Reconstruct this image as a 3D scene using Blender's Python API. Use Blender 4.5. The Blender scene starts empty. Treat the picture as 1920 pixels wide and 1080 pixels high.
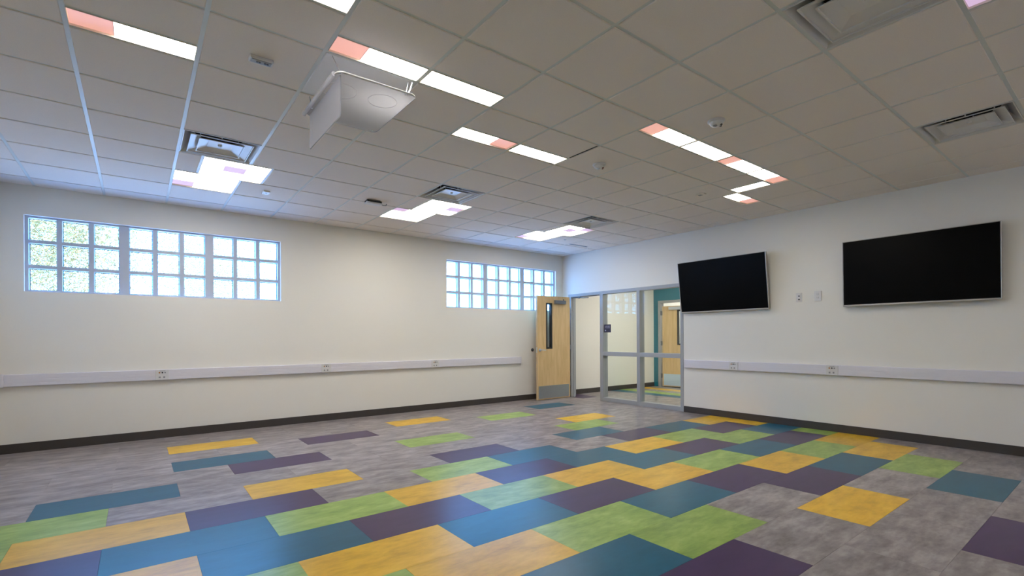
import bpy, bmesh, math, random
from mathutils import Vector, Matrix
random.seed(7)
SC = bpy.context.scene
COL = SC.collection

# ------------------------------------------------------------------ camera
cam_d = bpy.data.cameras.new('camera'); cam = bpy.data.objects.new('camera', cam_d); COL.objects.link(cam)
cam_d.sensor_width = 36; cam_d.lens = 36*916.38/1920
cam_d.shift_y = 93.6/1920; cam_d.shift_x = -0.49/1920
cam_d.clip_start = 0.05; cam_d.clip_end = 200
ROLL = -0.0052
cam.matrix_world = (Matrix.Translation((-7.273, -7.6902, 1.2539)) @ Matrix.Rotation(0.9162-math.pi/2, 4, 'Z')
                    @ Matrix.Rotation(math.pi/2, 4, 'X') @ Matrix.Rotation(ROLL, 4, 'Z'))
SC.camera = cam
# ------------------------------------------------------------------ world, sun, exposure
W = bpy.data.worlds.new('sky'); SC.world = W; W.use_nodes = True
WN = W.node_tree.nodes; WL = W.node_tree.links
bg = WN['Background']
tc = WN.new('ShaderNodeTexCoord'); sx = WN.new('ShaderNodeSeparateXYZ'); cr = WN.new('ShaderNodeValToRGB')
WL.new(tc.outputs['Generated'], sx.inputs[0]); WL.new(sx.outputs['Z'], cr.inputs[0])
cr.color_ramp.elements[0].position = 0.0; cr.color_ramp.elements[0].color = (0.14, 0.46, 1.0, 1)
cr.color_ramp.elements[1].position = 0.9; cr.color_ramp.elements[1].color = (0.11, 0.37, 1.0, 1)
WL.new(cr.outputs[0], bg.inputs[0]); bg.inputs[1].default_value = 19.5
sun_d = bpy.data.lights.new('sun', 'SUN'); sun = bpy.data.objects.new('sun', sun_d); COL.objects.link(sun)
sun_d.energy = 26.0; sun_d.angle = 0.01; sun_d.color = (.84, .92, 1)
sun.rotation_euler = (math.radians(32), math.radians(18), 0)      # from the room side, high over the roof
sun.location = (-4, -6, 12)
SC.view_settings.view_transform = 'Standard'; SC.view_settings.look = 'None'
SC.view_settings.gamma = 1; SC.view_settings.use_curve_mapping = False
SC.view_settings.exposure = 0.0
LAMP = 16.0         # radiance of the white light lenses

# ------------------------------------------------------------------ materials
def mat(name, col, rough=.5, metal=0., spec=.5, noise=None, bump=None, emit=None, coat=0.):
    m = bpy.data.materials.new(name); m.use_nodes = True
    N = m.node_tree.nodes; L = m.node_tree.links; b = N['Principled BSDF']
    b.inputs['Base Color'].default_value = (*col, 1); b.inputs['Roughness'].default_value = rough
    b.inputs['Metallic'].default_value = metal; b.inputs['Specular IOR Level'].default_value = spec
    b.inputs['Coat Weight'].default_value = coat
    if emit:
        b.inputs['Emission Color'].default_value = (*emit[0], 1); b.inputs['Emission Strength'].default_value = emit[1]
    if noise or bump:
        t = N.new('ShaderNodeTexCoord')
    if noise:       # (scale, amount)
        n = N.new('ShaderNodeTexNoise'); n.inputs['Scale'].default_value = noise[0]; n.inputs['Detail'].default_value = 4
        L.new(t.outputs['Object'], n.inputs['Vector'])
        mx = N.new('ShaderNodeMapRange'); mx.inputs[3].default_value = 1-noise[1]; mx.inputs[4].default_value = 1+noise[1]
        L.new(n.outputs['Fac'], mx.inputs[0])
        v = N.new('ShaderNodeVectorMath'); v.operation = 'SCALE'; v.inputs[0].default_value = col
        L.new(mx.outputs[0], v.inputs['Scale']); L.new(v.outputs[0], b.inputs['Base Color'])
    if bump:
        n2 = N.new('ShaderNodeTexNoise'); n2.inputs['Scale'].default_value = bump[0]; n2.inputs['Detail'].default_value = 3
        L.new(t.outputs['Object'], n2.inputs['Vector'])
        bp = N.new('ShaderNodeBump'); bp.inputs['Strength'].default_value = bump[1]; bp.inputs['Distance'].default_value = .002
        L.new(n2.outputs['Fac'], bp.inputs['Height']); L.new(bp.outputs[0], b.inputs['Normal'])
    return m

def plank_mat(name, base, dark, light, contrast=1.0, tint=None):
    """printed vinyl: cloudy patches drawn out a little along the plank, each plank with its own offset"""
    m = bpy.data.materials.new(name); m.use_nodes = True
    N = m.node_tree.nodes; L = m.node_tree.links; b = N['Principled BSDF']
    g = N.new('ShaderNodeNewGeometry'); oi = N.new('ShaderNodeObjectInfo')
    mp = N.new('ShaderNodeVectorMath'); mp.operation = 'MULTIPLY'; mp.inputs[1].default_value = (1.0, 2.6, 1)
    L.new(g.outputs['Position'], mp.inputs[0])
    of = N.new('ShaderNodeVectorMath'); of.operation = 'SCALE'; of.inputs[0].default_value = (37, 53, 0)
    L.new(oi.outputs['Random'], of.inputs['Scale'])
    ad = N.new('ShaderNodeVectorMath'); ad.operation = 'ADD'
    L.new(mp.outputs[0], ad.inputs[0]); L.new(of.outputs[0], ad.inputs[1])
    n1 = N.new('ShaderNodeTexNoise'); n1.inputs['Scale'].default_value = 3.3; n1.inputs['Detail'].default_value = 7
    n1.inputs['Roughness'].default_value = .62; n1.inputs['Distortion'].default_value = .25
    L.new(ad.outputs[0], n1.inputs['Vector'])
    n2 = N.new('ShaderNodeTexNoise'); n2.inputs['Scale'].default_value = 14; n2.inputs['Detail'].default_value = 3
    L.new(ad.outputs[0], n2.inputs['Vector'])
    mm = N.new('ShaderNodeMath'); mm.operation = 'MULTIPLY_ADD'; mm.inputs[1].default_value = .28
    L.new(n2.outputs['Fac'], mm.inputs[0]); L.new(n1.outputs['Fac'], mm.inputs[2])
    r = N.new('ShaderNodeValToRGB'); e = r.color_ramp.elements
    e[0].position = .64-.17/contrast; e[0].color = (*dark, 1)
    e[1].position = .64+.17/contrast; e[1].color = (*light, 1)
    k = e.new(.64); k.color = (*base, 1)
    L.new(mm.outputs[0], r.inputs[0])
    rr = N.new('ShaderNodeMapRange'); rr.inputs[3].default_value = .93; rr.inputs[4].default_value = 1.07
    L.new(oi.outputs['Random'], rr.inputs[0])
    v = N.new('ShaderNodeVectorMath'); v.operation = 'SCALE'
    L.new(r.outputs[0], v.inputs[0]); L.new(rr.outputs[0], v.inputs['Scale']); L.new(v.outputs[0], b.inputs['Base Color'])
    b.inputs['Roughness'].default_value = .30; b.inputs['Specular IOR Level'].default_value = .22
    return m

def glass_mat(name, tint, refl=1.0):
    m = bpy.data.materials.new(name); m.use_nodes = True
    N = m.node_tree.nodes; L = m.node_tree.links; N.remove(N['Principled BSDF']); o = N['Material Output']
    t = N.new('ShaderNodeBsdfTransparent'); t.inputs[0].default_value = (*tint, 1)
    g = N.new('ShaderNodeBsdfGlossy'); g.inputs['Roughness'].default_value = 0.0
    f = N.new('ShaderNodeFresnel'); f.inputs[0].default_value = 1.5
    ge = N.new('ShaderNodeNewGeometry'); nb = N.new('ShaderNodeMath'); nb.operation = 'SUBTRACT'; nb.inputs[0].default_value = 1.0
    L.new(ge.outputs['Backfacing'], nb.inputs[1])          # a thin sheet mirrors only where the ray enters it
    kk = N.new('ShaderNodeMath'); kk.operation = 'MULTIPLY'; kk.inputs[1].default_value = refl
    L.new(f.outputs[0], kk.inputs[0])
    k = N.new('ShaderNodeMath'); k.operation = 'MULTIPLY'
    L.new(kk.outputs[0], k.inputs[0]); L.new(nb.outputs[0], k.inputs[1])
    x = N.new('ShaderNodeMixShader'); L.new(k.outputs[0], x.inputs[0]); L.new(t.outputs[0], x.inputs[1]); L.new(g.outputs[0], x.inputs[2])
    L.new(x.outputs[0], o.inputs[0]); return m

def acrylic_mat(name, alb=.46, opac=.50):
    m = bpy.data.materials.new(name); m.use_nodes = True
    N = m.node_tree.nodes; L = m.node_tree.links; N.remove(N['Principled BSDF']); o = N['Material Output']
    t = N.new('ShaderNodeBsdfTransparent'); t.inputs[0].default_value = (.86, .88, .9, 1)
    s = N.new('ShaderNodeBsdfTranslucent'); s.inputs[0].default_value = (alb, alb*.98, alb*1.03, 1)
    d = N.new('ShaderNodeBsdfPrincipled'); d.inputs['Base Color'].default_value = (alb, alb*.99, alb*1.03, 1); d.inputs['Roughness'].default_value = .25
    a = N.new('ShaderNodeMixShader'); a.inputs[0].default_value = .5; L.new(s.outputs[0], a.inputs[1]); L.new(d.outputs[0], a.inputs[2])
    b = N.new('ShaderNodeMixShader'); b.inputs[0].default_value = opac; L.new(t.outputs[0], b.inputs[1]); L.new(a.outputs[0], b.inputs[2])
    L.new(b.outputs[0], o.inputs[0]); return m

def wood_mat(name, c1, c2):
    m = bpy.data.materials.new(name); m.use_nodes = True
    N = m.node_tree.nodes; L = m.node_tree.links; b = N['Principled BSDF']
    t = N.new('ShaderNodeTexCoord'); mp = N.new('ShaderNodeMapping'); mp.inputs['Scale'].default_value = (6, 6, .7)
    L.new(t.outputs['Object'], mp.inputs[0])
    n = N.new('ShaderNodeTexNoise'); n.inputs['Scale'].default_value = 3; n.inputs['Detail'].default_value = 6; n.inputs['Distortion'].default_value = .8
    L.new(mp.outputs[0], n.inputs['Vector'])
    r = N.new('ShaderNodeValToRGB'); r.color_ramp.elements[0].position = .3; r.color_ramp.elements[0].color = (*c1, 1)
    r.color_ramp.elements[1].position = .7; r.color_ramp.elements[1].color = (*c2, 1)
    L.new(n.outputs['Fac'], r.inputs[0]); L.new(r.outputs[0], b.inputs['Base Color'])
    b.inputs['Roughness'].default_value = .45; return m

M = dict(
    wall=mat('cream_wall_paint', (.82, .795, .73), .6, noise=(.6, .015), bump=(160, .12)),
    reveal=mat('reveal_paint', (.84, .83, .80), .6),
    teal=mat('teal_wall_paint', (.008, .18, .25), .55, bump=(160, .1)),
    base=mat('rubber_base', (.052, .044, .040), .5, noise=(8, .1)),
    tile=mat('ceiling_tile', (.84, .765, .70), .9, spec=.1, noise=(180, .07), bump=(420, .5)),
    smooth=mat('smooth_ceiling_panel', (.80, .78, .77), .6),
    grid=mat('painted_grid_steel', (.66, .69, .67), .38),
    plenum=mat('dark_plenum', (.03, .03, .03), .9),
    lens=mat('lit_lens', (.9, .9, .9), .4, emit=((1, .955, .89), LAMP)),
    pink=mat('pink_lens_film', (.85, .5, .44), .4, emit=((1, .47, .39), .66)),
    purple=mat('lilac_lens_film', (.40, .26, .42), .5, spec=.1, emit=((.82, .60, .86), .72)),
    divider=mat('divider_film', (.62, .50, .50), .5),
    lamp=mat('lamp_housing', (.72, .66, .56), .45),
    diff=mat('diffuser_white', (.68, .66, .64), .32),
    duct=mat('duct_black', (.004, .004, .004), .9),
    alu=mat('window_painted_metal', (.52, .57, .66), .4),
    gasket=mat('gasket', (.06, .07, .08), .6),
    frame=mat('grey_door_frame', (.37, .385, .40), .38, noise=(30, .03)),
    glass=glass_mat('clear_glass', (.96, .985, .975), 1.5),
    wglass=glass_mat('window_glass', (.985, .99, 1.0), 1.2),
    wood=wood_mat('maple_veneer', (.62, .42, .19), (.74, .53, .27)),
    woodedge=mat('maple_edge', (.62, .47, .28), .5),
    steel=mat('brushed_steel', (.42, .45, .48), .34, metal=.9, noise=(40, .08)),
    bluesteel=mat('pale_steel', (.62, .78, .92), .3, metal=.25),
    steelb=mat('bright_steel', (.62, .66, .7), .3, metal=.7),
    closer=mat('closer_grey', (.17, .19, .22), .4, metal=.3),
    black=mat('black_metal', (.012, .012, .014), .45),
    screen=mat('tv_screen', (.0015, .0015, .0018), .3, spec=.08),
    bezel=mat('tv_bezel', (.50, .47, .44), .3, metal=.6),
    tvback=mat('tv_back', (.04, .04, .04), .5),
    race=mat('raceway_white', (.74, .72, .77), .4),
    plast=mat('white_plastic', (.70, .69, .69), .35),
    grey=mat('grey_plastic', (.30, .30, .31), .4),
    red=mat('red_print', (.16, .02, .012), .5),
    orange=mat('orange_jack', (.45, .17, .03), .4),
    acr=acrylic_mat('frosted_acrylic'),
    acrf=acrylic_mat('frosted_acrylic_flap', .80, .50), etch=mat('etched_line', (.36, .34, .36), .6), rim=mat('acrylic_rim', (.74, .73, .76), .3),
    sign=mat('sign_plum', (.045, .04, .075), .4), signl=mat('sign_light', (.28, .28, .38), .4), signw=mat('sign_white', (.6, .62, .7), .4),
    ground=mat('sunlit_ground', (.55, .55, .54), .9, noise=(.8, .15)),
    bark=mat('green_bark', (.35, .33, .16), .7, noise=(9, .25)),
    leaf=mat('pale_leaf', (.25, .165, .058), .8, spec=.1, noise=(2.5, .5)),
    gray=plank_mat('grey_vinyl', (.275, .240, .232), (.155, .134, .130), (.41, .37, .355), .88),
    Y=plank_mat('yellow_vinyl', (.74, .43, .022), (.58, .32, .014), (.84, .52, .045), .8),
    T=plank_mat('teal_vinyl', (.012, .108, .172), (.010, .096, .154), (.014, .120, .188), .8),
    G=plank_mat('green_vinyl', (.29, .42, .088), (.19, .30, .060), (.40, .53, .14), .8),
    P=plank_mat('purple_vinyl', (.058, .028, .084), (.050, .024, .073), (.066, .033, .095), .8),
)

# ------------------------------------------------------------------ mesh helpers
class MB:
    def __init__(s): s.v = []; s.f = []; s.m = []; s.sm = []
    def add(s, V, F, m=0, smooth=False):
        o = len(s.v); s.v += [tuple(p) for p in V]
        for f in F: s.f.append([o+i for i in f]); s.m.append(m); s.sm.append(smooth)
        return s
    def box(s, x0, x1, y0, y1, z0, z1, m=0):
        V = [(x0,y0,z0),(x1,y0,z0),(x1,y1,z0),(x0,y1,z0),(x0,y0,z1),(x1,y0,z1),(x1,y1,z1),(x0,y1,z1)]
        return s.add(V, [(0,3,2,1),(4,5,6,7),(0,1,5,4),(1,2,6,5),(2,3,7,6),(3,0,4,7)], m)
    def bbox(s, x0, x1, y0, y1, z0, z1, b=.004, m=0):
        """box with chamfered edges"""
        bm = bmesh.new(); bmesh.ops.create_cube(bm, size=1)
        for v in bm.verts:
            v.co = Vector(((x0+x1)/2+v.co.x*(x1-x0), (y0+y1)/2+v.co.y*(y1-y0), (z0+z1)/2+v.co.z*(z1-z0)))
        bmesh.ops.bevel(bm, geom=bm.edges[:], offset=b, segments=2, profile=.6, affect='EDGES')
        bm.verts.index_update()
        s.add([v.co[:] for v in bm.verts], [[v.index for v in f.verts] for f in bm.faces], m); bm.free(); return s
    def cyl(s, c, r0, r1, h, axis='Z', n=20, m=0, smooth=True, caps=True):
        def P(a, r, t):
            u, w = r*math.cos(a), r*math.sin(a)
            if axis == 'Z': return (c[0]+u, c[1]+w, c[2]+t)
            if axis == 'Y': return (c[0]+u, c[1]+t, c[2]+w)
            return (c[0]+t, c[1]+u, c[2]+w)
        V = [P(2*math.pi*i/n, r0, 0) for i in range(n)]+[P(2*math.pi*i/n, r1, h) for i in range(n)]
        s.add(V, [(i, (i+1)%n, n+(i+1)%n, n+i) for i in range(n)], m, smooth)
        if caps: s.add(V[:n], [tuple(range(n))[::-1]], m); s.add(V[n:], [tuple(range(n))], m)
        return s
    def lathe(s, c, prof, n=28, m=0, axis='Z'):
        V = []
        for r, z in prof:
            for i in range(n):
                a = 2*math.pi*i/n; u, w = r*math.cos(a), r*math.sin(a)
                V.append((c[0]+u, c[1]+w, c[2]+z) if axis == 'Z' else (c[0]+u, c[1]+z, c[2]+w))
        F = [(k*n+i, k*n+(i+1)%n, (k+1)*n+(i+1)%n, (k+1)*n+i) for k in range(len(prof)-1) for i in range(n)]
        return s.add(V, F, m, True)
    def tube(s, pts, r, n=8, m=0):
        pts = [Vector(p) for p in pts]; rs = r if isinstance(r, (list, tuple)) else [r]*len(pts)
        V = []
        for i, p in enumerate(pts):
            d = (pts[min(i+1, len(pts)-1)]-pts[max(i-1, 0)]).normalized()
            a = d.cross(Vector((0, 0, 1)));
            if a.length < .05: a = d.cross(Vector((1, 0, 0)))
            a.normalize(); b = d.cross(a)
            for k in range(n):
                t = 2*math.pi*k/n; V.append(p+a*math.cos(t)*rs[i]+b*math.sin(t)*rs[i])
        F = [(i*n+k, i*n+(k+1)%n, (i+1)*n+(k+1)%n, (i+1)*n+k) for i in range(len(pts)-1) for k in range(n)]
        s.add(V, F, m, True); s.add(V[:n], [tuple(range(n))[::-1]], m); s.add(V[-n:], [tuple(range(n))], m)
        return s
    def frustum(s, a0, z0, a1, z1, t=.004, m=0):
        """square louvre ring: half size a0 at z0 to a1 at z1, thickness t"""
        V = []
        for a, z in ((a0, z0), (a1, z1), (a1-t, z1), (a0-t, z0)):
            V += [(-a, -a, z), (a, -a, z), (a, a, z), (-a, a, z)]
        F = []
        for k in range(4):
            for i in range(4): F.append((k*4+i, k*4+(i+1)%4, ((k+1)%4)*4+(i+1)%4, ((k+1)%4)*4+i))
        return s.add(V, F, m)
    def mesh(s, name, mats):
        me = bpy.data.meshes.new(name); me.from_pydata(s.v, [], s.f)
        for q in (mats if isinstance(mats, (list, tuple)) else [mats]): me.materials.append(M[q])
        me.polygons.foreach_set('material_index', s.m); me.polygons.foreach_set('use_smooth', s.sm); me.update()
        return me
    def build(s, name, mats, parent=None, loc=None, **k):
        return put(name, s.mesh(name, mats), parent, loc, **k)

def put(name, me, parent=None, loc=None, label=None, cat=None, group=None, kind=None):
    o = bpy.data.objects.new(name, me); COL.objects.link(o)
    if parent: o.parent = parent
    if loc: o.location = loc
    if label: o['label'] = label
    if cat: o['category'] = cat
    if group: o['group'] = group
    if kind: o['kind'] = kind
    return o
def root(name, loc, label, cat, group=None): return put(name, None, None, loc, label, cat, group)
def struct(name, mb, mats, loc=None, label=None, cat=None):
    return put(name, mb.mesh(name, mats), None, loc, label, cat, None, 'structure')

# ------------------------------------------------------------------ dimensions
H = 3.0; T = .6096; GX = .264; GY = .387
XW = -8.52; YB = -9.0; XC = 3.26; YC = .06; TH = .14
CX = lambda i: -GX-i*T
CY = lambda j: -GY-j*T

# ------------------------------------------------------------------ floor: every plank a part
HX, PW = .4435, .4498
sub = MB().box(XW-.1, XC+2.2, YB-.1, .3, -.12, -.006)
floor = struct('floor', sub, 'plenum', label='vinyl plank floor, grey with scattered yellow, teal, green and purple planks', cat='floor')
CM = {}
def cset(r, s):
    for t in s.split():
        k, c = t.split(':'); CM[(r, int(k))] = c
cset(0, '0:Y 6:Y 12:T'); cset(1, '3:P 9:G'); cset(2, '0:T'); cset(3, '1:P 5:G 11:Y'); cset(4, '-2:T 10:G')
cset(5, '-3:G 1:Y 5:P 9:T'); cset(6, '-4:G -2:Y 0:P 4:G 6:T 10:P 12:T 14:Y')
cset(7, '-3:P -1:T 1:G 3:Y 5:P 7:T 9:Y 11:G 13:P 15:Y')
cset(8, '-4:T -2:Y 0:T 2:P 4:G 6:Y 8:T 10:P 12:G 14:T')
cset(9, '-3:P -1:G 1:Y 3:T 5:P 7:Y 9:G 11:T 13:P 15:G')
cset(10, '-2:T 0:G 2:Y 4:G 6:T 8:P 10:Y 12:G 14:Y')
cset(11, '1:P 3:T 5:G 9:P 11:T 13:Y'); cset(12, '2:Y 4:P 8:Y 12:G'); cset(13, '1:G 11:T'); cset(14, '4:T 8:P')
CN = dict(Y='yellow', T='teal', G='green', P='purple')
pcache = {}
def plank(x0, x1, y0, y1, c):
    g = .0003; w, d = round(x1-x0-2*g, 4), round(y1-y0-2*g, 4)
    if w < .02 or d < .02: return
    key = (w, d, c)
    if key not in pcache:
        b = .0006; mb = MB()
        V = [(0,0,-.005),(w,0,-.005),(w,d,-.005),(0,d,-.005),(0,0,-b),(w,0,-b),(w,d,-b),(0,d,-b),(b,b,0),(w-b,b,0),(w-b,d-b,0),(b,d-b,0)]
        mb.add(V, [(0,1,5,4),(1,2,6,5),(2,3,7,6),(3,0,4,7),(4,5,9,8),(5,6,10,9),(6,7,11,10),(7,4,8,11),(8,9,10,11)])
        pcache[key] = mb.mesh('plank', c)
    put('plank', pcache[key], floor, (x0+g, y0+g, 0), label=None if c == 'gray' else CN[c]+' vinyl plank')
for r in range(-2, 19):
    y1 = -.72-PW*r+0.0; y0 = y1-PW
    y1 = min(y1, 0.0); y0 = max(y0, YB)
    if y1-y0 < .03: continue
    for k in range(-5-(r % 2 == 0), 17, 2):
        x0 = -7.003+HX*k; x1 = x0+2*HX
        x0 = max(x0, XW); x1 = min(x1, .0)
        if x1-x0 < .03: continue
        plank(x0, x1, y0, y1, CM.get((r, k), 'gray'))
# doorway and corridor planks
plank(0, .46, -.60, YC, 'P'); plank(0, .46, -1.49, -.60, 'gray'); plank(0, .46, -2.38, -1.49, 'gray'); plank(0, .46, -3.2, -2.38, 'gray')
xs = [(.46, .90, 'gray', .3), (.90, 1.24, 'gray', .7), (1.24, 1.56, 'gray', .1), (1.56, 1.90, 'T', .5), (1.90, 2.24, 'G', .9), (2.24, 2.58, 'gray', .2), (2.58, 2.92, 'Y', .6), (2.92, XC, 'gray', 0)]
for a, b, c, s in xs:
    y = YC
    first = .45+s*.44
    while y > -3.2:
        yn = max(y-(first if y == YC else .887), -3.2); plank(a, b, yn, y, c); y = yn

# ------------------------------------------------------------------ ceiling: deck, tiles, grid
deck = MB().box(XW-.12, .14, YB-.12, .3, 3.30, 3.42)
ceiling = struct('ceiling', deck, 'plenum', label='suspended ceiling of square grey tiles in a white metal grid', cat='ceiling')
NI, NJ = 14, 15
F3 = 1/3
LIT = [  # (i0,i1,j0,j1,kind)
    (11,12,6,6+F3),(10,11,8-F3,8),(9,10,7,7+F3),(8,9,7,7+F3),(7,8,6,6+F3),(6,7,6,6+F3),
    (5,6,8-F3,8),(4,5,8-F3,8),(3,4,8-F3,8),(2,3,8-F3,8),(2,2+F3,7,8-F3),(1,2,7-F3,7),
    (9+2*F3,10+2*F3,2,3),(10,11,1,2),(5+2*F3,6+2*F3,2,3),(6,7,1,2),(1.75,2.75,2,3),(2,3,1,2),(5+2*F3,6+2*F3,11,12),
    (9,10,12,13),(3,4,12,13)]  # final pair added for fill light, out of view
VENTS = [(10,11,3,4),(6,7,3,4),(2,3,3,4),(6,7,10,11),(2,3,10,11)]
OCC = LIT+VENTS
def subtract(R, O):
    a0,a1,b0,b1 = R; c0,c1,d0,d1 = O
    c0,c1,d0,d1 = max(a0,c0),min(a1,c1),max(b0,d0),min(b1,d1)
    if c1-c0 < 1e-3 or d1-d0 < 1e-3: return [R]
    out = []
    if c0-a0 > 1e-3: out.append((a0,c0,b0,b1))
    if a1-c1 > 1e-3: out.append((c1,a1,b0,b1))
    if d0-b0 > 1e-3: out.append((c0,c1,b0,d0))
    if b1-d1 > 1e-3: out.append((c0,c1,d1,b1))
    return out
BW = .012
tcache = {}
def xy(R):
    i0,i1,j0,j1 = R
    return max(CX(i1), XW), min(CX(i0), 0), max(CY(j1), YB), min(CY(j0), 0)
def ctile(R, m='tile', gap=0, label=None):
    x0,x1,y0,y1 = xy(R)
    x0 += BW; x1 -= BW+gap; y0 += BW; y1 -= BW
    if x1-x0 < .03 or y1-y0 < .03: return
    w, d = round(x1-x0, 4), round(y1-y0, 4); key = (w, d, m)
    if key not in tcache:
        b = .0035; mb = MB()
        V = [(0,0,.016),(w,0,.016),(w,d,.016),(0,d,.016),(0,0,b),(w,0,b),(w,d,b),(0,d,b),(b,b,0),(w-b,b,0),(w-b,d-b,0),(b,d-b,0)]
        mb.add(V, [(0,4,5,1),(1,5,6,2),(2,6,7,3),(3,7,4,0),(4,8,9,5),(5,9,10,6),(6,10,11,7),(7,11,8,4),(11,10,9,8),(0,1,2,3)])
        tcache[key] = mb.mesh('ceiling_tile', m)
    put('ceiling_tile', tcache[key], ceiling, (x0, y0, H), label=label)
for i in range(-1, NI):
    for j in range(-1, NJ):
        Rs = [(i, i+1, j, j+1)]
        for O in OCC:
            Rs = [q for R in Rs for q in subtract(R, O[:4])]
        for R in Rs:
            if (i, j) == (5, 6): ctile(R, gap=0, label=None)
            elif (i, j) == (9, 6): ctile(R, 'smooth', label='smooth pale panel among the textured tiles')
            else: ctile(R)
# grid bars: one object per line, broken where a shifted light panel crosses it
def bars_on(lines, along, idx):
    mb = MB()
    for a, b in along:
        if lines == 'i':
            x = CX(idx); y0, y1 = max(CY(b), YB), min(CY(a), 0)
            if y1 > y0: mb.box(x-BW, x+BW, y0, y1, H+.006, H+.010); mb.box(x-.002, x+.002, y0, y1, H+.010, H+.035)
        else:
            y = CY(idx); x0, x1 = max(CX(b), XW), min(CX(a), 0)
            if x1 > x0: mb.box(x0+BW, x1-BW, y-BW, y+BW, H+.0065, H+.0095); mb.box(x0+BW, x1-BW, y-.002, y+.002, H+.010, H+.035)
    mb.build('grid_bar', 'grid', ceiling)
def segs(lines, idx, lo, hi):
    cuts = []
    for O in OCC:
        a0,a1,b0,b1 = O[:4]
        if lines == 'i' and a0+1e-3 < idx < a1-1e-3: cuts.append((b0, b1))
        if lines == 'j' and b0+1e-3 < idx < b1-1e-3: cuts.append((a0, a1))
    out = []; p = lo
    for a, b in sorted(cuts):
        if a > p: out.append((p, a))
        p = max(p, b)
    out.append((p, hi)); return out
for i in range(0, NI): bars_on('i', segs('i', i, -1, NJ), i)
for j in range(0, NJ):
    ss = []
    for a, b in segs('j', j, -1, NI):
        c = [a]+[q for q in range(math.ceil(a+1e-6), math.floor(b-1e-6)+1)]+[b]
        ss += list(zip(c[:-1], c[1:]))
    bars_on('j', ss, j)
for O in LIT:                               # short cross bars that carry the lights lying off the grid
    for k in (0, 1):
        if abs(O[k]-round(O[k])) > .01: bars_on('i', [(O[2], O[3])], O[k])
        if abs(O[2+k]-round(O[2+k])) > .01 and not (O is LIT[10]): bars_on('j', [(O[0], O[1])], O[2+k])
# wall angle around the edge of the ceiling
for nm, (a, b, c, d) in dict(w=(XW, 0, -.02, 0), e=(-.02, 0, YB, 0), n=(XW, XW+.02, YB, 0), s=(XW, 0, YB, YB+.02)).items():
    MB().box(a, b, c, d, H+.004, H+.007).build('wall_angle', 'grid', ceiling)
# a tile not quite pushed home: dark slit at its edge
MB().box(CX(6)-.022, CX(6)-.006, CY(6.96), CY(6.37), H-.001, H+.004).build('tile_gap', 'plenum', ceiling, label='dark slit at the edge of a loose tile')

# ------------------------------------------------------------------ walls
def wall_with_hole(name, axis, a0, a1, z1, t0, t1, holes, m, label):
    """wall slab from boxes round rectangular openings; axis 'x' runs along x at y in [t0,t1]"""
    mb = MB(); cuts = sorted(holes)
    def bx(u0, u1, z0, z1_):
        if u1-u0 < 1e-4 or z1_-z0 < 1e-4: return
        if axis == 'x': mb.box(u0, u1, t0, t1, z0, z1_)
        else: mb.box(t0, t1, u0, u1, z0, z1_)
    p = a0
    for u0, u1, h0, h1 in cuts:
        bx(p, u0, 0, z1); bx(u0, u1, 0, h0); bx(u0, u1, h1, z1); p = u1
    bx(p, a1, 0, z1)
    return struct(name, mb, m, label=label, cat='wall')
WINS = [(-8.282, -5.607), (-2.857, -.190)]
WZ0, WZ1 = 1.803, 2.675
wall_with_hole('wall_back', 'x', XW-.12, 0.0, 3.30, 0, .22, [(a, b, WZ0, WZ1) for a, b in WINS], 'wall', 'long cream wall with two high gridded windows')
wall_with_hole('wall_right', 'y', YB, 0, 3.30, 0, TH, [(-2.935, -.185, 0, 2.165)], 'wall', 'cream wall with two televisions and the doorway')
wall_with_hole('wall_left', 'y', YB, 0, 3.30, XW-.12, XW, [], 'wall', 'cream end wall beside the camera')
wall_with_hole('wall_front', 'x', XW-.12, .14, 3.30, YB-.12, YB, [], 'wall', 'cream wall behind the camera')
# corridor
struct('wall_corridor', MB().box(0.0, XC+.12, YC, .28, 0, 3.3), 'wall', label='cream corridor wall beyond the doorway', cat='wall')
mb = MB(); mb.box(XC, XC+.12, -.09, YC, 0, 3.3).box(XC, XC+.12, -1.24, -.09, 2.175, 3.3).box(XC, XC+.12, -3.2, -1.24, 0, 3.3)
struct('wall_teal', mb, 'teal', label='teal corridor wall around the far door', cat='wall')
struct('wall_corridor_end', MB().box(TH, XC+2.2, -3.3, -3.2, 0, 3.3), 'wall', label='cream wall closing the corridor', cat='wall')
mb = MB().box(TH, XC+2.2, -3.3, .3, 2.85, 2.95); struct('ceiling_corridor', mb, 'tile', label='corridor ceiling beyond the glass partition', cat='ceiling')
mb = MB().box(XC+2.1, XC+2.2, -3.3, .3, 0, 2.9).box(XC+.12, XC+2.2, .2, .3, 0, 2.9); struct('wall_far_room', mb, 'wall', label='walls of the room beyond the far door', cat='wall')
# baseboards
def bboard(name, x0, x1, y0, y1, lab):
    mb = MB().box(x0, x1, y0, y1, 0, .100)
    d = .004
    if x1-x0 > y1-y0: mb.box(x0, x1, y0+(0 if y1 <= .07 and y1 > -1 else 0)-.0, y1, .100, .104)
    struct(name, mb, 'base', label=lab, cat='baseboard')
bboard('baseboard_back', XW, -.0, -.012, 0, 'dark rubber base under the window wall')
bboard('baseboard_right', -.012, 0, YB, -2.94, 'dark rubber base under the television wall')
bboard('baseboard_left', XW, XW+.012, YB, -.012, 'dark rubber base at the left end wall')
bboard('baseboard_corridor', TH, XC, YC-.012, YC, 'dark rubber base along the corridor wall')

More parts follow.
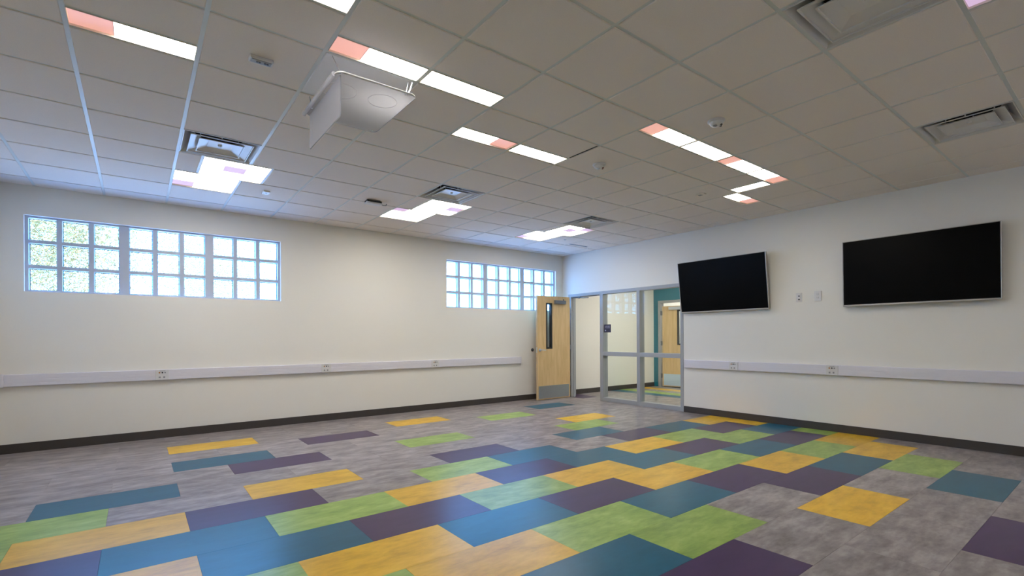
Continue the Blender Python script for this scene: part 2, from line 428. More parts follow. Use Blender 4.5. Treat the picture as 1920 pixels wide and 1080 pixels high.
# ------------------------------------------------------------------ windows
pane_me = MB().box(0, .233, 0, .006, 0, .2467).mesh('pane', 'wglass')
gas = MB()
for a, b, c, d in ((0, .233, 0, .006), (0, .233, .2407, .2467), (0, .006, .006, .2407), (.227, .233, .006, .2407)): gas.box(a, b, -.006, .001, c, d)
gas_me = gas.mesh('gasket', 'gasket')
for n, (wx0, wx1) in enumerate(WINS):
    yF, yB_ = .050, .130
    ww = wx1-wx0; e = .036; mb = MB()
    mb.bbox(wx0, wx0+e, yF, yB_, WZ0, WZ1, .003).bbox(wx1-e, wx1, yF, yB_, WZ0, WZ1, .003)
    mb.bbox(wx0+e, wx1-e, yF, yB_, WZ0, WZ0+.026, .003).bbox(wx0+e, wx1-e, yF, yB_, WZ1-.026, WZ1, .003)
    win = struct('window_%d' % (n+1), mb, 'alu', cat='window',
                 label=['wide high window of small square panes with tree foliage outside', 'narrower looking high window of small square panes near the corner door'][n])
    pitch = (ww-2*e-2*.10-6*.05)/9
    zs = [WZ0+.026+k*(.2467+.0405) for k in range(3)]
    x = wx0+e; px = []
    for c in range(9):
        px.append(x); x += pitch
        if c == 8: break
        w = .10 if c in (2, 5) else .05
        vb = MB().bbox(x, x+w, yF, yB_, WZ0+.026, WZ1-.026, .003)
        if w > .09: vb.box(x+.048, x+.052, yF-.0015, yF+.001, WZ0+.03, WZ1-.03)
        vb.build('mullion' if w > .09 else 'muntin', 'alu', win)
        x += w
    for q in zs[1:]:
        MB().bbox(wx0+e, wx1-e, yF+.002, yB_, q-.0405, q, .003).build('glazing_bar', 'alu', win)
    for xx in px:
        for q in zs:
            p = put('pane', pane_me, win, (xx, yB_-.012, q))
            put('gasket', gas_me, p)
    mb = MB(); t = .004
    mb.box(wx0, wx0+t, 0, .22, WZ0, WZ1).box(wx1-t, wx1, 0, .22, WZ0, WZ1).box(wx0, wx1, 0, .22, WZ0, WZ0+t).box(wx0, wx1, 0, .22, WZ1-t, WZ1)
    mb.build('reveal', 'reveal', win)

# ------------------------------------------------------------------ glazed partition with door frame (x = 0 plane)
fr = MB()
X0, X1 = -.006, .134
part = struct('trim_1', MB().bbox(X0, X1, -2.935, -.185, 2.105, 2.165, .004), 'frame', label='grey metal frame of the doorway and glass partition', cat='frame')
def fpart(n, *a): return MB().bbox(*a, .004).build(n, 'frame', part)
fpart('door_jamb', X0, X1, -.262, -.186, 0, 2.105)
j = fpart('door_jamb', X0, X1, -1.150, -1.070, 0, 2.105)
MB().box(X0-.002, X0+.03, -1.071, -1.067, .96, 1.07).build('strike_plate', 'steelb', j)
fpart('post', X0, X1, -2.036, -1.968, 0, 2.105)
fpart('post', X0, X1, -2.934, -2.874, 0, 2.105)
for a, b in ((-1.968, -1.150), (-2.874, -2.036)):
    fpart('glazing_rail', X0-.004, X1, a, b, .896, .972) if False else fpart('glazing_rail', X0-.004, X1, min(a, b), max(a, b), .896, .972)
    fpart('sill', X0, X1, min(a, b), max(a, b), 0, .078)
    lo, hi = min(a, b), max(a, b)
    MB().box(.040, .046, lo-.01, hi+.01, .962, 2.115).build('glass_pane', 'glass', part)
    MB().box(.040, .046, lo-.01, hi+.01, .068, .906).build('glass_pane', 'glass', part)
# door stop strips inside the frame
MB().box(.05, .075, -.275, -.262, 0, 2.105).box(.05, .075, -1.070, -1.057, 0, 2.105).box(.05, .075, -1.07, -.262, 2.09, 2.105).build('door_stop_strip', 'frame', part)

# ------------------------------------------------------------------ open door
def lever(mb_parent, x, y, z, sgn, face, name='lever_handle'):
    """lever on a face whose normal is -y"""
    o = MB().cyl((x, y-.012, z), .030, .030, .012, 'Y', 24).cyl((x, y-.055, z), .011, .011, .045, 'Y', 12)
    o.tube([(x, y-.052, z), (x+sgn*.02, y-.058, z), (x+sgn*.115, y-.056, z-.004)], [.011, .010, .008], 10)
    return o.build(name, 'steelb', mb_parent, label='brushed lever handle')
door = put('door_1', None, None, (-.055, -.275, 0), 'maple veneer door standing open against the window wall', 'door', None, 'structure')
# leaf local: x from -.895 to 0, y 0 (front) to .045
lx0, lx1, lz0, lz1 = -.660, -.505, 1.035, 1.955
mb = MB()
mb.box(-.895, lx0, 0, .045, .012, 2.10, 0).box(lx1, 0, 0, .045, .012, 2.10, 0)
mb.box(lx0, lx1, 0, .045, .012, lz0, 0).box(lx0, lx1, 0, .045, lz1, 2.10, 0)
mb.box(-.897, -.895, 0, .045, .012, 2.10, 1)
mb.build('leaf', ['wood', 'woodedge'], door)
mb = MB()
for a in ((lx0-.004, lx0+.026, lz0-.004, lz1+.004), (lx1-.026, lx1+.004, lz0-.004, lz1+.004), (lx0+.026, lx1-.026, lz0-.004, lz0+.026), (lx0+.026, lx1-.026, lz1-.026, lz1+.004)):
    mb.box(a[0], a[1], -.008, .053, a[2], a[3])
v = mb.build('vision_frame', 'black', door, label='black vision panel frame')
MB().box(lx0+.026, lx1-.026, .020, .026, lz0+.026, lz1-.026).build('glass_pane', 'glass', v)
MB().box(-.870, -.030, -.002, 0, .030, .285).build('kick_plate', 'steel', door, label='brushed steel kick plate')
c = MB().bbox(-.455, -.150, -.055, -.002, 1.945, 2.020, .010).build('door_closer', 'closer', door, label='dark grey closer body')
MB().cyl((-.20, -.03, 2.02), .012, .012, .03, 'Z', 12).build('spindle', 'closer', c)
lever(door, -.835, 0, 1.01, 1, None)
MB().box(-.8985, -.8965, .008, .037, .955, 1.065).build('latch_plate', 'steelb', door)
for z in (.30, 1.06, 1.82):
    MB().cyl((.016, .004, z-.05), .008, .008, .10, 'Z', 10).box(.0, .016, .006, .012, z-.05, z+.05).build('hinge', 'steel', door)
# closer arm foot fixed to the frame head
arm = root('closer_arm', (-.01, -.52, 2.08), 'dark jointed closer arm hanging under the door head', 'door closer')
MB().bbox(-.012, .008, -.03, .03, -.004, .022, .003).build('bracket', 'closer', arm)
MB().tube([(-.01, 0, -.002), (-.02, -.12, -.012), (-.02, -.27, -.016)], .008, 8).build('rod', 'closer', arm)
MB().tube([(-.012, 0, -.005), (-.03, .12, .004), (-.035, .2, .006)], .008, 8).cyl((-.012, 0, -.02), .016, .016, .024, 'Z', 12).build('arm', 'closer', arm)
# wall stop
st = root('door_stop', (-.853, 0, 1.007), 'small dark round door stop on the wall left of the maple door', 'door stop')
MB().lathe((0, 0, 0), [(0.001, -.022), (.018, -.022), (.028, -.016), (.034, -.004), (.034, 0)], 20, axis='Y').build('bumper', 'tvback', st)
MB().lathe((0, -.022, 0), [(0.001, -.001), (.010, -.001), (.012, .002)], 16, axis='Y').build('screw_cap', 'grey', st)

# far door in the teal wall
fd = put('door_2', None, None, (XC, 0, 0), 'far maple door with bright kick plate in the teal corridor wall', 'door', None, 'structure')
mb = MB()
mb.bbox(-.02, .13, -.150, -.085, 0, 2.175, .004).bbox(-.02, .13, -1.245, -1.18, 0, 2.175, .004).bbox(-.02, .13, -1.18, -.150, 2.115, 2.175, .004)
mb.build('frame', 'frame', fd)
a = math.radians(9)
leaf = put('leaf_hinge', None, fd, (.02, -.175, 0)); leaf.name = 'leaf'
leaf.rotation_euler = (0, 0, 0)
bpy.data.objects.remove(leaf)
mb = MB(); v0, v1, w0, w1 = -.72, -.585, 1.06, 1.93
def R9(x, y): return (.01+x*math.cos(a)-(y+.165)*math.sin(a)*-1*-1, -.165+(y+.165)*math.cos(a)+x*math.sin(a))
def rb(mb, x0, x1, y0, y1, z0, z1, m=0):
    P = [R9(x0, y0), R9(x1, y0), R9(x1, y1), R9(x0, y1)]
    V = [(p[0], p[1], z) for z in (z0, z1) for p in P]
    mb.add(V, [(0,3,2,1),(4,5,6,7),(0,1,5,4),(1,2,6,5),(2,3,7,6),(3,0,4,7)], m); return mb
rb(mb, 0, .045, v0, v0, 0, 0) if False else None
rb(mb, 0, .045, v1, -.205, .02, 2.03); rb(mb, 0, .045, -1.09, v0, .02, 2.03); rb(mb, 0, .045, v0, v1, .02, w0); rb(mb, 0, .045, v0, v1, w1, 2.03)
rb(mb, 0, .045, -.205, -.185, .02, 2.03, 1)
mb.build('leaf', ['wood', 'woodedge'], fd)
mb = MB()
for y0, y1, z0, z1 in ((v0, v0+.03, w0, w1), (v1-.03, v1, w0, w1), (v0, v1, w0, w0+.03), (v0, v1, w1-.03, w1)): rb(mb, -.008, .05, y0, y1, z0, z1)
v = mb.build('vision_frame', 'black', fd)
rb(MB(), .02, .026, v0+.03, v1-.03, w0+.03, w1-.03).build('glass_pane', 'glass', v)
rb(MB(), -.003, 0, -1.06, -.225, .04, .33).build('kick_plate', 'bluesteel', fd, label='bright kick plate')
rb(MB(), -.05, -.002, -.68, -.38, 1.935, 2.01).build('door_closer', 'steelb', fd, label='pale closer body')
for z in (.28, 1.10, 1.86):
    MB().bbox(-.012, .012, -.195, -.150, z-.055, z+.055, .003).build('hinge', 'closer', fd)
# room sign on the glass
sg = root('room_sign', (.036, -1.235, 1.43), 'small plum coloured room sign on the glass beside the doorway', 'sign')
MB().bbox(-.004, .004, -.083, .083, -.078, .078, .002).build('plate', 'sign', sg)
mb = MB()
for k, (y0, y1) in enumerate(((.045, .06), (.022, .036), (-.002, .013), (-.028, -.012), (-.055, -.038))): mb.box(-.0055, -.004, y0, y1, .012+.004*(k % 2), .055)
mb.box(-.0055, -.004, -.062, .066, .004, .009)
mb.build('lettering_strip', 'signl', sg)
MB().box(-.0055, -.004, .038, .064, -.052, -.024).build('pictogram', 'signw', sg)

# ------------------------------------------------------------------ televisions
def tv(name, zc, yc, w, h, xt, xb, label):
    ang = math.atan2(xb-xt, h)      # top leans into the room
    r = root(name, ((xt+xb)/2, yc, zc), label, 'television', 'wall televisions')
    r.rotation_euler = (0, -ang, 0)
    b = .012
    MB().bbox(.004, .040, -w/2, w/2, -h/2, h/2, .004).build('housing', 'tvback', r)
    MB().box(0, .004, -w/2+b, w/2-b, -h/2+b+.006, h/2-b+.006).build('screen', 'screen', r, label='switched off black screen')
    z = MB()
    z.bbox(-.004, .030, -w/2-.002, -w/2+b*.55, -h/2, h/2, .002).bbox(-.004, .030, w/2-b*.55, w/2+.002, -h/2, h/2, .002)
    z.bbox(-.006, .030, -w/2, w/2, -h/2-.006, -h/2+b, .003).bbox(-.003, .030, -w/2, w/2, h/2-b*.35, h/2+.002, .002)
    z.build('bezel', 'bezel', r, label='silver bezel')
    mb = MB()
    d = -(xt+xb)/2
    mb.box(.040, .055, -.30, -.24, -.2, .2).box(.040, .055, .24, .30, -.2, .2).box(.055, max(.06, d-.02), -.27, .27, -.03, .03)
    mb.build('wall_bracket', 'black', r)
    return r
tv('television', 2.0625, -3.650, 1.427, .820, -.170, -.060, 'tilted television hung high beside the glass partition, the smaller looking one')
tv('television', 2.0450, -6.028, 1.452, .815, -.105, -.085, 'flat television farther right, the larger looking black screen')

# ------------------------------------------------------------------ raceways with outlets
def jack(parent, m, x, y, z, axis, r=.0065):
    mb = MB()
    if axis == 'Y': mb.cyl((x, y-.004, z), r, r, .004, 'Y', 12)
    else: mb.cyl((y-.004, x, z), r, r, .004, 'X', 12)
    mb.build('jack', m, parent)
def raceway(nm, label, axis, a0, a1, outs, joints):
    r = root(nm, (0, 0, .736), label, 'cable raceway')
    def B(mb, u0, u1, d0, d1, z0, z1, b=None):
        args = (u0, u1, -d1, -d0, z0, z1) if axis == 'x' else (-d1, -d0, u0, u1, z0, z1)
        return mb.bbox(*args, b) if b else mb.box(*args)
    mb = MB(); B(mb, a0, a1, 0, .040, .006, .140, .006); mb.build('back_channel', 'race', r)
    mb = MB()
    for z0, z1 in ((.012, .044), (.047, .082), (.085, .134)): B(mb, a0+.002, a1-.002, .039, .0435, z0, z1, .001)
    mb.build('cover', 'race', r)
    for u in outs:
        mb = MB(); B(mb, u-.070, u+.070, .040, .050, .008, .138, .003); p = mb.build('outlet_plate', 'plast', r, label='outlet plate with audio and video jacks')
        q = MB(); B(q, u-.028, u+.030, .049, .0515, .118, .124); q.build('label_strip', 'grey', p)
        sgn = 1 if axis == 'x' else -1
        for k, m in ((-.030, 'orange'), (.0, 'black'), (.028, 'grey')):
            q = MB(); uu = u+sgn*k
            if axis == 'x': q.cyl((uu, -.056, .100), .009, .009, .008, 'Y', 14)
            else: q.cyl((-.056, uu, .100), .009, .009, .008, 'X', 14)
            q.build('jack', m, p)
        for k in (-.028, .018):
            q = MB(); uu = u+sgn*k; B(q, uu-.010, uu+.010, .049, .0512, .030, .052); q.build('socket', 'grey', p)
    for u in joints:
        mb = MB(); B(mb, u-.008, u+.008, 0, .0455, .004, .142); mb.build('joint_cover', 'race', r)
    return r
rw = raceway('cable_raceway', 'long white cable raceway along the window wall', 'x', XW+.045, -1.177, (-7.02, -4.985, -3.113), (-1.185,))
# inside corner piece and the return on the left wall
MB().bbox(XW, XW+.085, -.085, 0, 0, .146, .012).build('corner_fitting', 'race', rw, label='inside corner fitting')
MB().bbox(XW, XW+.040, -4.5, -.085, .006, .140, .006).build('side_run', 'race', rw)
raceway('cable_raceway', 'white cable raceway along the television wall under the screens', 'y', YB+.02, -2.966, (-3.82, -5.158), (-3.915, -5.255, -2.974))

# wall plates between the televisions
wp = root('wall_plate', (0, -4.742, 1.792), 'white wall plate with two black ports between the televisions, the left one', 'wall plate')
MB().bbox(-.007, 0, -.038, .038, -.062, .062, .003).build('plate', 'plast', wp)
MB().bbox(-.014, -.006, -.022, .014, -.045, .050, .002).build('insert', 'plast', wp)
for z in (.018, -.028): MB().cyl((-.016, -.004, z), .010, .010, .004, 'X', 14).build('port', 'black', wp)
wp = root('wall_plate', (0, -4.978, 1.798), 'white duplex outlet plate between the televisions, the right one', 'wall plate')
MB().bbox(-.008, 0, -.043, .043, -.067, .067, .003).build('plate', 'plast', wp)
for z in (.024, -.024):
    s = MB().lathe((0, 0, 0), [(.001, 0), (.016, 0)], 3)
    r_ = MB().bbox(-.0105, -.007, -.017, .017, z-.015, z+.015, .003).build('receptacle', 'plast', wp)
    MB().box(-.0112, -.0102, -.009, -.006, z-.006, z+.007).box(-.0112, -.0102, .006, .009, z-.006, z+.007).cyl((-.0112, 0, z-.010), .0025, .0025, .001, 'X', 8).build('slots', 'grey', r_)

# ------------------------------------------------------------------ ceiling lights
def light(O, tints, label, group, n=3):
    i0,i1,j0,j1 = O[:4]
    x0,x1,y0,y1 = CX(i1), CX(i0), CY(j1), CY(j0)
    cx, cy = (x0+x1)/2, (y0+y1)/2
    r = root('ceiling_light', (cx, cy, H), label, 'ceiling light', group)
    w, d = x1-x0-.024, y1-y0-.024
    R = .012    # lens recess above the tile face
    mb = MB()
    mb.box(-w/2, w/2, -d/2, d/2, .10, .102).box(-w/2, -w/2+.002, -d/2, d/2, .0, .10).box(w/2-.002, w/2, -d/2, d/2, .0, .10)
    mb.box(-w/2+.002, w/2-.002, -d/2, -d/2+.002, .0, .10).box(-w/2+.002, w/2-.002, d/2-.002, d/2, .0, .10)
    mb.build('housing', 'lamp', r)
    nx = 3 if w > .4 else 1; ny = 3 if d > .4 else 1
    if w < .4 and d > .3: nx, ny = 1, 2
    sx, sy = (w-.004)/nx, (d-.004)/ny
    for a in range(nx):
        for b in range(ny):
            key = (round(sx, 4), round(sy, 4), tints.get((a, b), 'lens'))
            if key not in lcache:
                g = .0016
                lcache[key] = MB().box(-key[0]/2+g, key[0]/2-g, -key[1]/2+g, key[1]/2-g, 0, .003).mesh('lens', key[2])
            t = key[2]
            put('lens', lcache[key], r, (-w/2+.002+sx*(a+.5), -d/2+.002+sy*(b+.5), R),
                label={'pink': 'dim pink lens', 'purple': 'pale lilac lens'}.get(t))
    mb = MB()
    for a in range(1, nx): mb.box(-w/2+.002+sx*a-.0018, -w/2+.002+sx*a+.0018, -d/2+.002, d/2-.002, R-.001, R+.003)
    for b in range(1, ny): mb.box(-w/2+.002, w/2-.002, -d/2+.002+sy*b-.0018, -d/2+.002+sy*b+.0018, R-.0008, R+.0028)
    for v0 in range(0, len(mb.v), 8):       # each divider a part of its own
        q = MB(); q.add(mb.v[v0:v0+8], [(0,3,2,1),(4,5,6,7),(0,1,5,4),(1,2,6,5),(2,3,7,6),(3,0,4,7)]); q.build('divider', 'divider', r)
    return r
lcache = {}
SG, PG = 'narrow strip ceiling lights', 'square ceiling light panels'
# local a index runs with +x (towards the television wall), b with +y (towards the windows)
L = LIT
light(L[0], {(0, 0): 'pink'}, 'strip light at top left, pink lens at its left end, white beyond', SG)
light(L[1], {}, 'strip light cut by the top edge of the photo left of centre', SG)
light(L[2], {(0, 0): 'pink'}, 'strip light with a pink left lens right above the hanging acrylic shelf', SG)
light(L[3], {}, 'all white strip light continuing the row above the acrylic shelf', SG)
light(L[4], {(2, 0): 'pink'}, 'strip light with a pink right end lens, between the acrylic shelf and the loose tile', SG)
light(L[5], {}, 'all white strip light ending at the dark slit of the loose tile', SG)
light(L[6], {(0, 0): 'pink'}, 'strip light starting the long right hand row, pink lens nearest the camera', SG)
light(L[7], {}, 'all white strip light second in the long right hand row', SG)
light(L[8], {(0, 0): 'pink'}, 'strip light third in the long right hand row, pink left lens', SG)
light(L[9], {(2, 0): 'pink'}, 'strip light last in the long right hand row, pink far lens', SG)
light(L[10], {}, 'short white strip light turned crosswise at the end of the long row', SG)
light(L[11], {(2, 0): 'pink'}, 'separate small strip light nearest the television wall, pink far end', SG)
light(L[12], {(1, 1): 'purple'}, 'square light panel beside the left vent, lilac centre lens', PG)
light(L[13], {(0, 2): 'purple'}, 'square light panel at left nearest the window wall, lilac corner', PG)
light(L[14], {(2, 1): 'purple'}, 'square light panel under the middle vent, lilac right side lens', PG)
light(L[15], {(0, 0): 'purple'}, 'middle square light panel nearer the window wall, lilac top left corner', PG)
light(L[16], {(2, 0): 'purple', (1, 1): 'purple'}, 'far square light panel by the far vent, lilac right corner', PG)
light(L[17], {(0, 2): 'purple'}, 'far square light panel nearest the room corner', PG)
light(L[18], {(a, b): 'purple' for a in range(3) for b in range(3)}, 'lilac light panel cut by the top right corner of the photo', PG)
light(L[19], {}, 'added unseen square light panel above the camera', PG)  # added out of view to even out the room light
light(L[20], {}, 'added unseen square light panel beyond the right edge of view', PG)  # likewise an added fill panel, never in view

for k, (x, y, lab) in enumerate(((1.6, -1.6, 'added unseen light panel in the corridor ceiling near the glass partition'), (2.6, -2.5, 'added unseen light panel in the corridor ceiling farther down'), (XC+1.1, -.9, 'added unseen light panel in the room beyond the far door'))):  # unseen panels added to brighten the corridor and far room
    r = root('ceiling_light', (x, y, 2.85), lab, 'ceiling light')
    MB().box(-.30, .30, -.60, .60, -.02, 0).build('housing', 'lamp', r)
    MB().box(-.28, .28, -.58, .58, -.025, -.020).build('lens', 'lens', r)
# ------------------------------------------------------------------ vents
def make_vent():
    parts = {}
    a = .2925
    mb = MB()
    mb.frustum(a, -.001, a, .012, .004).frustum(.2885, .0, .222, .085, .003).frustum(.222, .085, .222, .12, .003)
    mb.box(-.222, .222, -.222, .222, .118, .120)
    parts['pan'] = mb.mesh('pan', 'diff')
    mb = MB().cyl((0, 0, .100), .195, .195, .018, 'Z', 32, 1, caps=False).cyl((0, 0, .1155), .195, .195, .0015, 'Z', 32, 0)
    parts['duct_collar'] = mb.mesh('duct_collar', ['duct', 'diff'])
    mb = MB().frustum(.240, -.004, .238, .004, .006).frustum(.239, .004, .160, .030, .003)
    parts['louvre_ring'] = mb.mesh('louvre_ring', 'diff')
    mb = MB().frustum(.174, -.004, .172, .004, .006).frustum(.173, .004, .095, .030, .003).box(-.095, .095, -.095, .095, .028, .030)
    parts['centre_cone'] = mb.mesh('centre_cone', 'diff')
    mb = MB().cyl((0, 0, .016), .014, .018, .012, 'Z', 16).box(-.010, .010, -.002, .002, .013, .017)
    parts['damper_knob'] = mb.mesh('damper_knob', 'diff')
    mb = MB()
    for s in (-1, 1):
        mb.box(s*.15-.004, s*.15+.004, -.004, .004, .03, .118); mb.box(-.004, .004, s*.15-.004, s*.15+.004, .03, .118)
    parts['hanger'] = mb.mesh('hanger', 'diff')
    return parts
VP = make_vent()
for O, lab in zip(VENTS, ('square louvred vent at left above the twin light panels', 'middle square louvred vent over the middle light panels',
                          'small looking far square vent near the room corner', 'large square louvred vent cut by the top edge of the photo',
                          'square louvred vent at the right edge above the large television')):
    r = root('ceiling_vent', ((CX(O[0])+CX(O[1]))/2, (CY(O[2])+CY(O[3]))/2, H), lab, 'vent', 'square ceiling vents')
    for k, me in VP.items(): put(k, me, r)

# ------------------------------------------------------------------ detectors and small ceiling devices
def at(i, j): return (CX(i), CY(j), H)
def detector(i, j, label, red, ang):
    r = root('smoke_detector', at(i, j), label, 'smoke detector', 'round ceiling detectors'); r.rotation_euler.z = ang
    MB().lathe((0, 0, 0), [(.066, 0), (.066, -.010), (.060, -.014), (.052, -.016)], 32).build('base', 'plast', r)
    MB().lathe((0, 0, 0), [(.052, -.014), (.051, -.028), (.040, -.040), (.026, -.044), (.001, -.044)], 32).build('cover', 'plast', r)
    m = 'red' if red else 'black'
    for s in (-.018, .012): MB().cyl((.034, s, -.0440), .0095, .0095, .0050, 'Z', 14).build('port', m, r)
    MB().lathe((-.012, -.012, -.043), [(.018, 0), (.017, -.006), (.010, -.011), (.001, -.012)], 20).build('lens_dome', 'steelb' if red else 'grey', r)
    return r
detector(5.40, 8.50, 'round white detector with two dark ports near the long strip light row', False, -.9)
detector(5.42, 6.45, 'round white detector with red marks beside the loose tile', True, -.7)
r = root('ceiling_sensor', at(10.48, 6.46), 'oblong white sensor box with dark round ports on the ceiling at left', 'sensor')
MB().bbox(-.066, .066, -.032, .032, -.020, 0, .004).build('body', 'plast', r)
MB().bbox(-.056, .056, -.022, .022, -.023, -.019, .002).build('face', 'grey', r)
for u in (-.022, -.008, .022, .036): MB().cyl((u, .0, -.026), .0065, .0065, .004, 'Z', 12).build('port', 'black', r)
r = root('ceiling_sensor', at(9.50, 1.54), 'tiny square white sensor on the ceiling right of the left light panels', 'sensor')
MB().bbox(-.035, .035, -.06, .06, -.018, 0, .004).build('body', 'plast', r)
MB().bbox(-.012, .012, -.02, .02, -.021, -.017, .002).build('lens', 'grey', r)
r = root('ceiling_sensor', at(2.52, 6.52), 'faint grey square sensor near the far end of the right hand lights', 'sensor')
MB().bbox(-.03, .03, -.055, .055, -.012, 0, .003).build('body', 'tile', r)
MB().bbox(-.022, .022, -.012, .03, -.014, -.011, .001).build('lens', 'grey', r)
r = root('access_point', (CX(7.60), CY(2.19), H), 'flat white device with dark gap hung by a hook below the ceiling', 'access point')
MB().bbox(-.100, .100, -.050, .050, -.052, -.030, .008).build('body', 'plast', r)
MB().box(-.095, .095, -.044, .044, -.030, -.012).build('spacer', 'black', r)
MB().box(-.085, .085, -.015, .015, -.012, 0).build('mounting_bar', 'grey', r)
MB().tube([(.10, 0, -.035), (.13, -.01, -.045), (.165, -.01, -.04), (.175, -.01, -.018)], .006, 8).build('hook', 'grey', r)
r = root('sprinkler', at(1.59, 1.62), 'tiny round sprinkler head near the room corner', 'sprinkler')
MB().lathe((0, 0, 0), [(.03, 0), (.028, -.004), (.015, -.006), (.001, -.006)], 20).build('escutcheon', 'plast', r)
MB().cyl((0, 0, -.016), .009, .008, .012, 'Z', 12).build('head', 'steelb', r)
r = root('slot_diffuser', (CX(.62), CY(1.2), H), 'short dark slot diffuser in the ceiling near the room corner', 'vent')
MB().box(-.235, .235, -.030, .030, -.003, .0).build('flange', 'plast', r)
MB().box(-.225, .225, -.018, .018, -.004, -.002).build('slot', 'grey', r)
for s in (-.006, .006): MB().box(-.225, .225, s-.001, s+.001, -.006, -.003).build('vane', 'grey', r)

# ------------------------------------------------------------------ frosted acrylic shelf hung under the ceiling
AZ = 2.75
sx0, sx1, sy0, sy1 = -6.380, -5.889, -4.938, -4.264
scx, scy = (sx0+sx1)/2, (sy0+sy1)/2
shelf = root('acrylic_shelf', (scx, scy, AZ), 'frosted acrylic shelf with a hanging flap, wired below the ceiling', 'shelf')
hw, hd = (sx1-sx0)/2, (sy1-sy0)/2
def rrect(w, d, r, n=8):
    P = []
    for cx_, cy_, a0 in ((w-r, d-r, 0), (-w+r, d-r, 90), (-w+r, -d+r, 180), (w-r, -d+r, 270)):
        for k in range(n+1):
            t = math.radians(a0+90*k/n); P.append((cx_+r*math.cos(t), cy_+r*math.sin(t)))
    return P
P = rrect(hw, hd, .045); n = len(P)
mb = MB(); mb.add([(p[0], p[1], 0) for p in P]+[(p[0], p[1], .006) for p in P], [tuple(range(n))[::-1], tuple(range(n, 2*n))])
mb.build('tray', 'acr', shelf)
mb = MB(); V = []
for off, z in ((-.001, -.003), (.0025, .003), (-.001, .010), (-.004, .004)):
    Q = rrect(hw+off, hd+off, .045+off); V += [(q[0], q[1], z) for q in Q]
F = [(k*n+i, k*n+(i+1)%n, ((k+1)%4)*n+(i+1)%n, ((k+1)%4)*n+i) for k in range(4) for i in range(n)]
mb.add(V, F, 0, True); mb.build('rim', 'rim', shelf, label='clear polished rim')
# rolled lip along the side that carries the flap
mb = MB(); mb.tube([(-hw-.004, -hd+.05, .004), (-hw-.004, hd+.004, .004)], .013, 14); mb.build('rolled_lip', 'acrf', shelf)
fx = -6.351-scx
Pf = [(y, z) for y, z in ((-.300+0.0, .0), (.312, .0), (.312, -.228), (-.285, -.228), (-.296, -.224), (-.300, -.213))]
y0f, y1f = -4.898-scy, -4.285-scy
Pf = [(y0f, 0), (y1f, 0), (y1f, -.222), (y1f-.006, -.228), (y0f+.014, -.228), (y0f+.004, -.222), (y0f, -.210)]
m_ = len(Pf); mb = MB()
mb.add([(fx-.003, a_, b_) for a_, b_ in Pf]+[(fx+.003, a_, b_) for a_, b_ in Pf], [tuple(range(m_)), tuple(range(m_, 2*m_))[::-1]]+[(i, m_+i, m_+(i+1) % m_, (i+1) % m_) for i in range(m_)])
mb.build('flap', 'acrf', shelf)
mb = MB().box(fx-.0034, fx+.0034, y0f, y0f+.006, -.215, 0).box(fx-.0034, fx+.0034, y0f+.012, y1f, -.2285, -.2235); mb.build('flap_edge', 'acrf', shelf)
mb = MB()
for cx_, cy_, rr in ((-.165, -.12, .10), (.095, -.150, .088)):
    mb.tube([(cx_+rr*math.cos(2*math.pi*k/24), cy_+rr*math.sin(2*math.pi*k/24), -.0005) for k in range(25)], .0008, 5)
mb.build('etched_ring', 'etch', shelf)
for (u, v_), (du, dv) in (((-hw+.02, -hd+.02), (.05, .29)), ((hw-.07, -hd+.02), (.16, .30)), ((-hw+.01, hd-.13), (.09, .38)), ((hw-.04, hd-.03), (.10, .30))):
    MB().tube([(u, v_, .004), (u+du, v_+dv, H-AZ)], .0022, 6).build('hanging_wire', 'steel', shelf)
    MB().cyl((u, v_, -.003), .006, .006, .010, 'Z', 12).build('wire_stud', 'steelb', shelf)
mb = MB().tube([(hw-.055, -hd+.02, .01), (hw+.03, -hd+.16, .125), (hw+.110, -hd+.30, H-AZ)], .0045, 8); mb.build('bracket_arm', 'steelb', shelf)

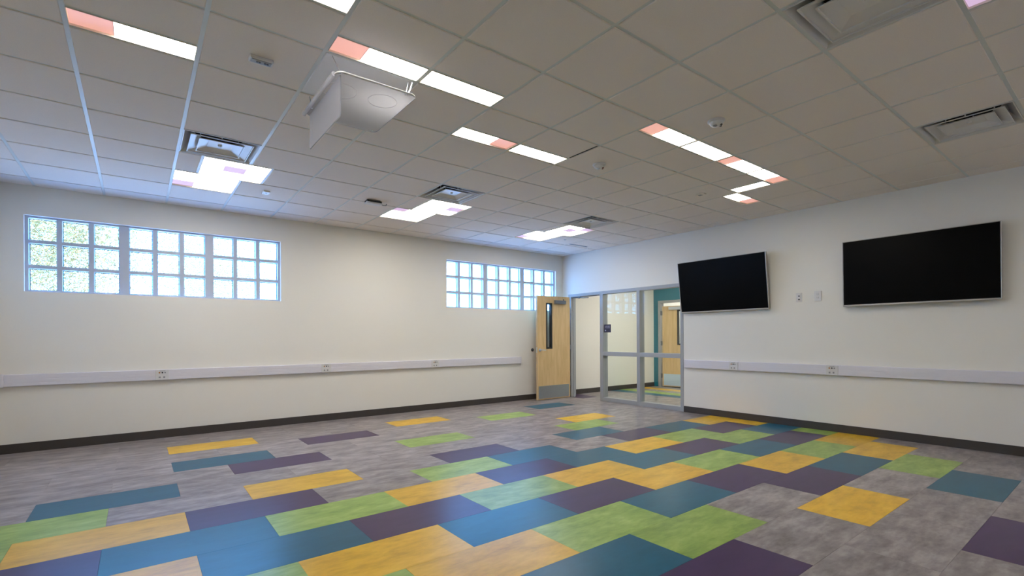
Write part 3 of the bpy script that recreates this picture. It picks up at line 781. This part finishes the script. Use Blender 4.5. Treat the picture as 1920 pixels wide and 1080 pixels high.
# ------------------------------------------------------------------ outside
struct('ground', MB().box(-40, 40, .3, 60, -.3, -.15), 'ground', label='pale sunlit ground outside the windows', cat='ground')
def tree(x, y, h, crown, n, label, seed):
    rnd = random.Random(seed)
    r = root('tree', (x, y, -.15), label, 'tree', 'trees outside the windows')
    mb = MB()
    def limb(p, d, L_, rad, depth):
        pts = [Vector(p)]; dd = Vector(d).normalized()
        for _ in range(4):
            dd = (dd+Vector((rnd.uniform(-.25, .25), rnd.uniform(-.25, .25), rnd.uniform(-.08, .16)))).normalized()
            pts.append(pts[-1]+dd*L_/4)
        mb.tube(pts, [rad*(1-.15*i) for i in range(5)], 7)
        ends.append((pts[-1].copy(), pts[2].copy()))
        if depth:
            for _ in range(3):
                b = pts[rnd.choice((2, 3, 4))]
                limb(b, (rnd.uniform(-1, 1), rnd.uniform(-1, 1), rnd.uniform(.0, .9)), L_*.68, rad*.5, depth-1)
    ends = []
    limb((0, 0, 0), (.1, 0, 1), h*.42, .10, 4)
    mb.build('trunk', 'bark', r)
    V = []; F = []
    for k in range(n):
        e = rnd.choice(ends)[rnd.randint(0, 1)]
        c = e+Vector((rnd.gauss(0, crown), rnd.gauss(0, crown), rnd.gauss(0, crown*.8)))
        if c.z < .5: continue
        d = Vector((rnd.uniform(-1, 1), rnd.uniform(-1, 1), rnd.uniform(-1, .3))).normalized(); s = d.cross(Vector((rnd.random(), rnd.random(), rnd.random()))).normalized()
        l_, w_ = rnd.uniform(.05, .13), rnd.uniform(.006, .014); o = len(V)
        V += [tuple(c), tuple(c+d*l_*.5+s*w_), tuple(c+d*l_), tuple(c+d*l_*.5-s*w_)]; F.append((o, o+1, o+2, o+3))
    me = bpy.data.meshes.new('leaves'); me.from_pydata(V, [], F); me.materials.append(M['leaf']); me.update()
    put('leaves', me, r, kind='stuff')
tree(-8.7, 6.0, 6.4, .6, 30000, 'pale green feathery tree behind the left window', 3)
tree(-5.7, 14.0, 7.5, .8, 20000, 'thinner pale tree behind the middle of the left window', 11)
tree(-1.9, 7.5, 2.9, .25, 9000, 'low pale tree behind the window near the door', 5)
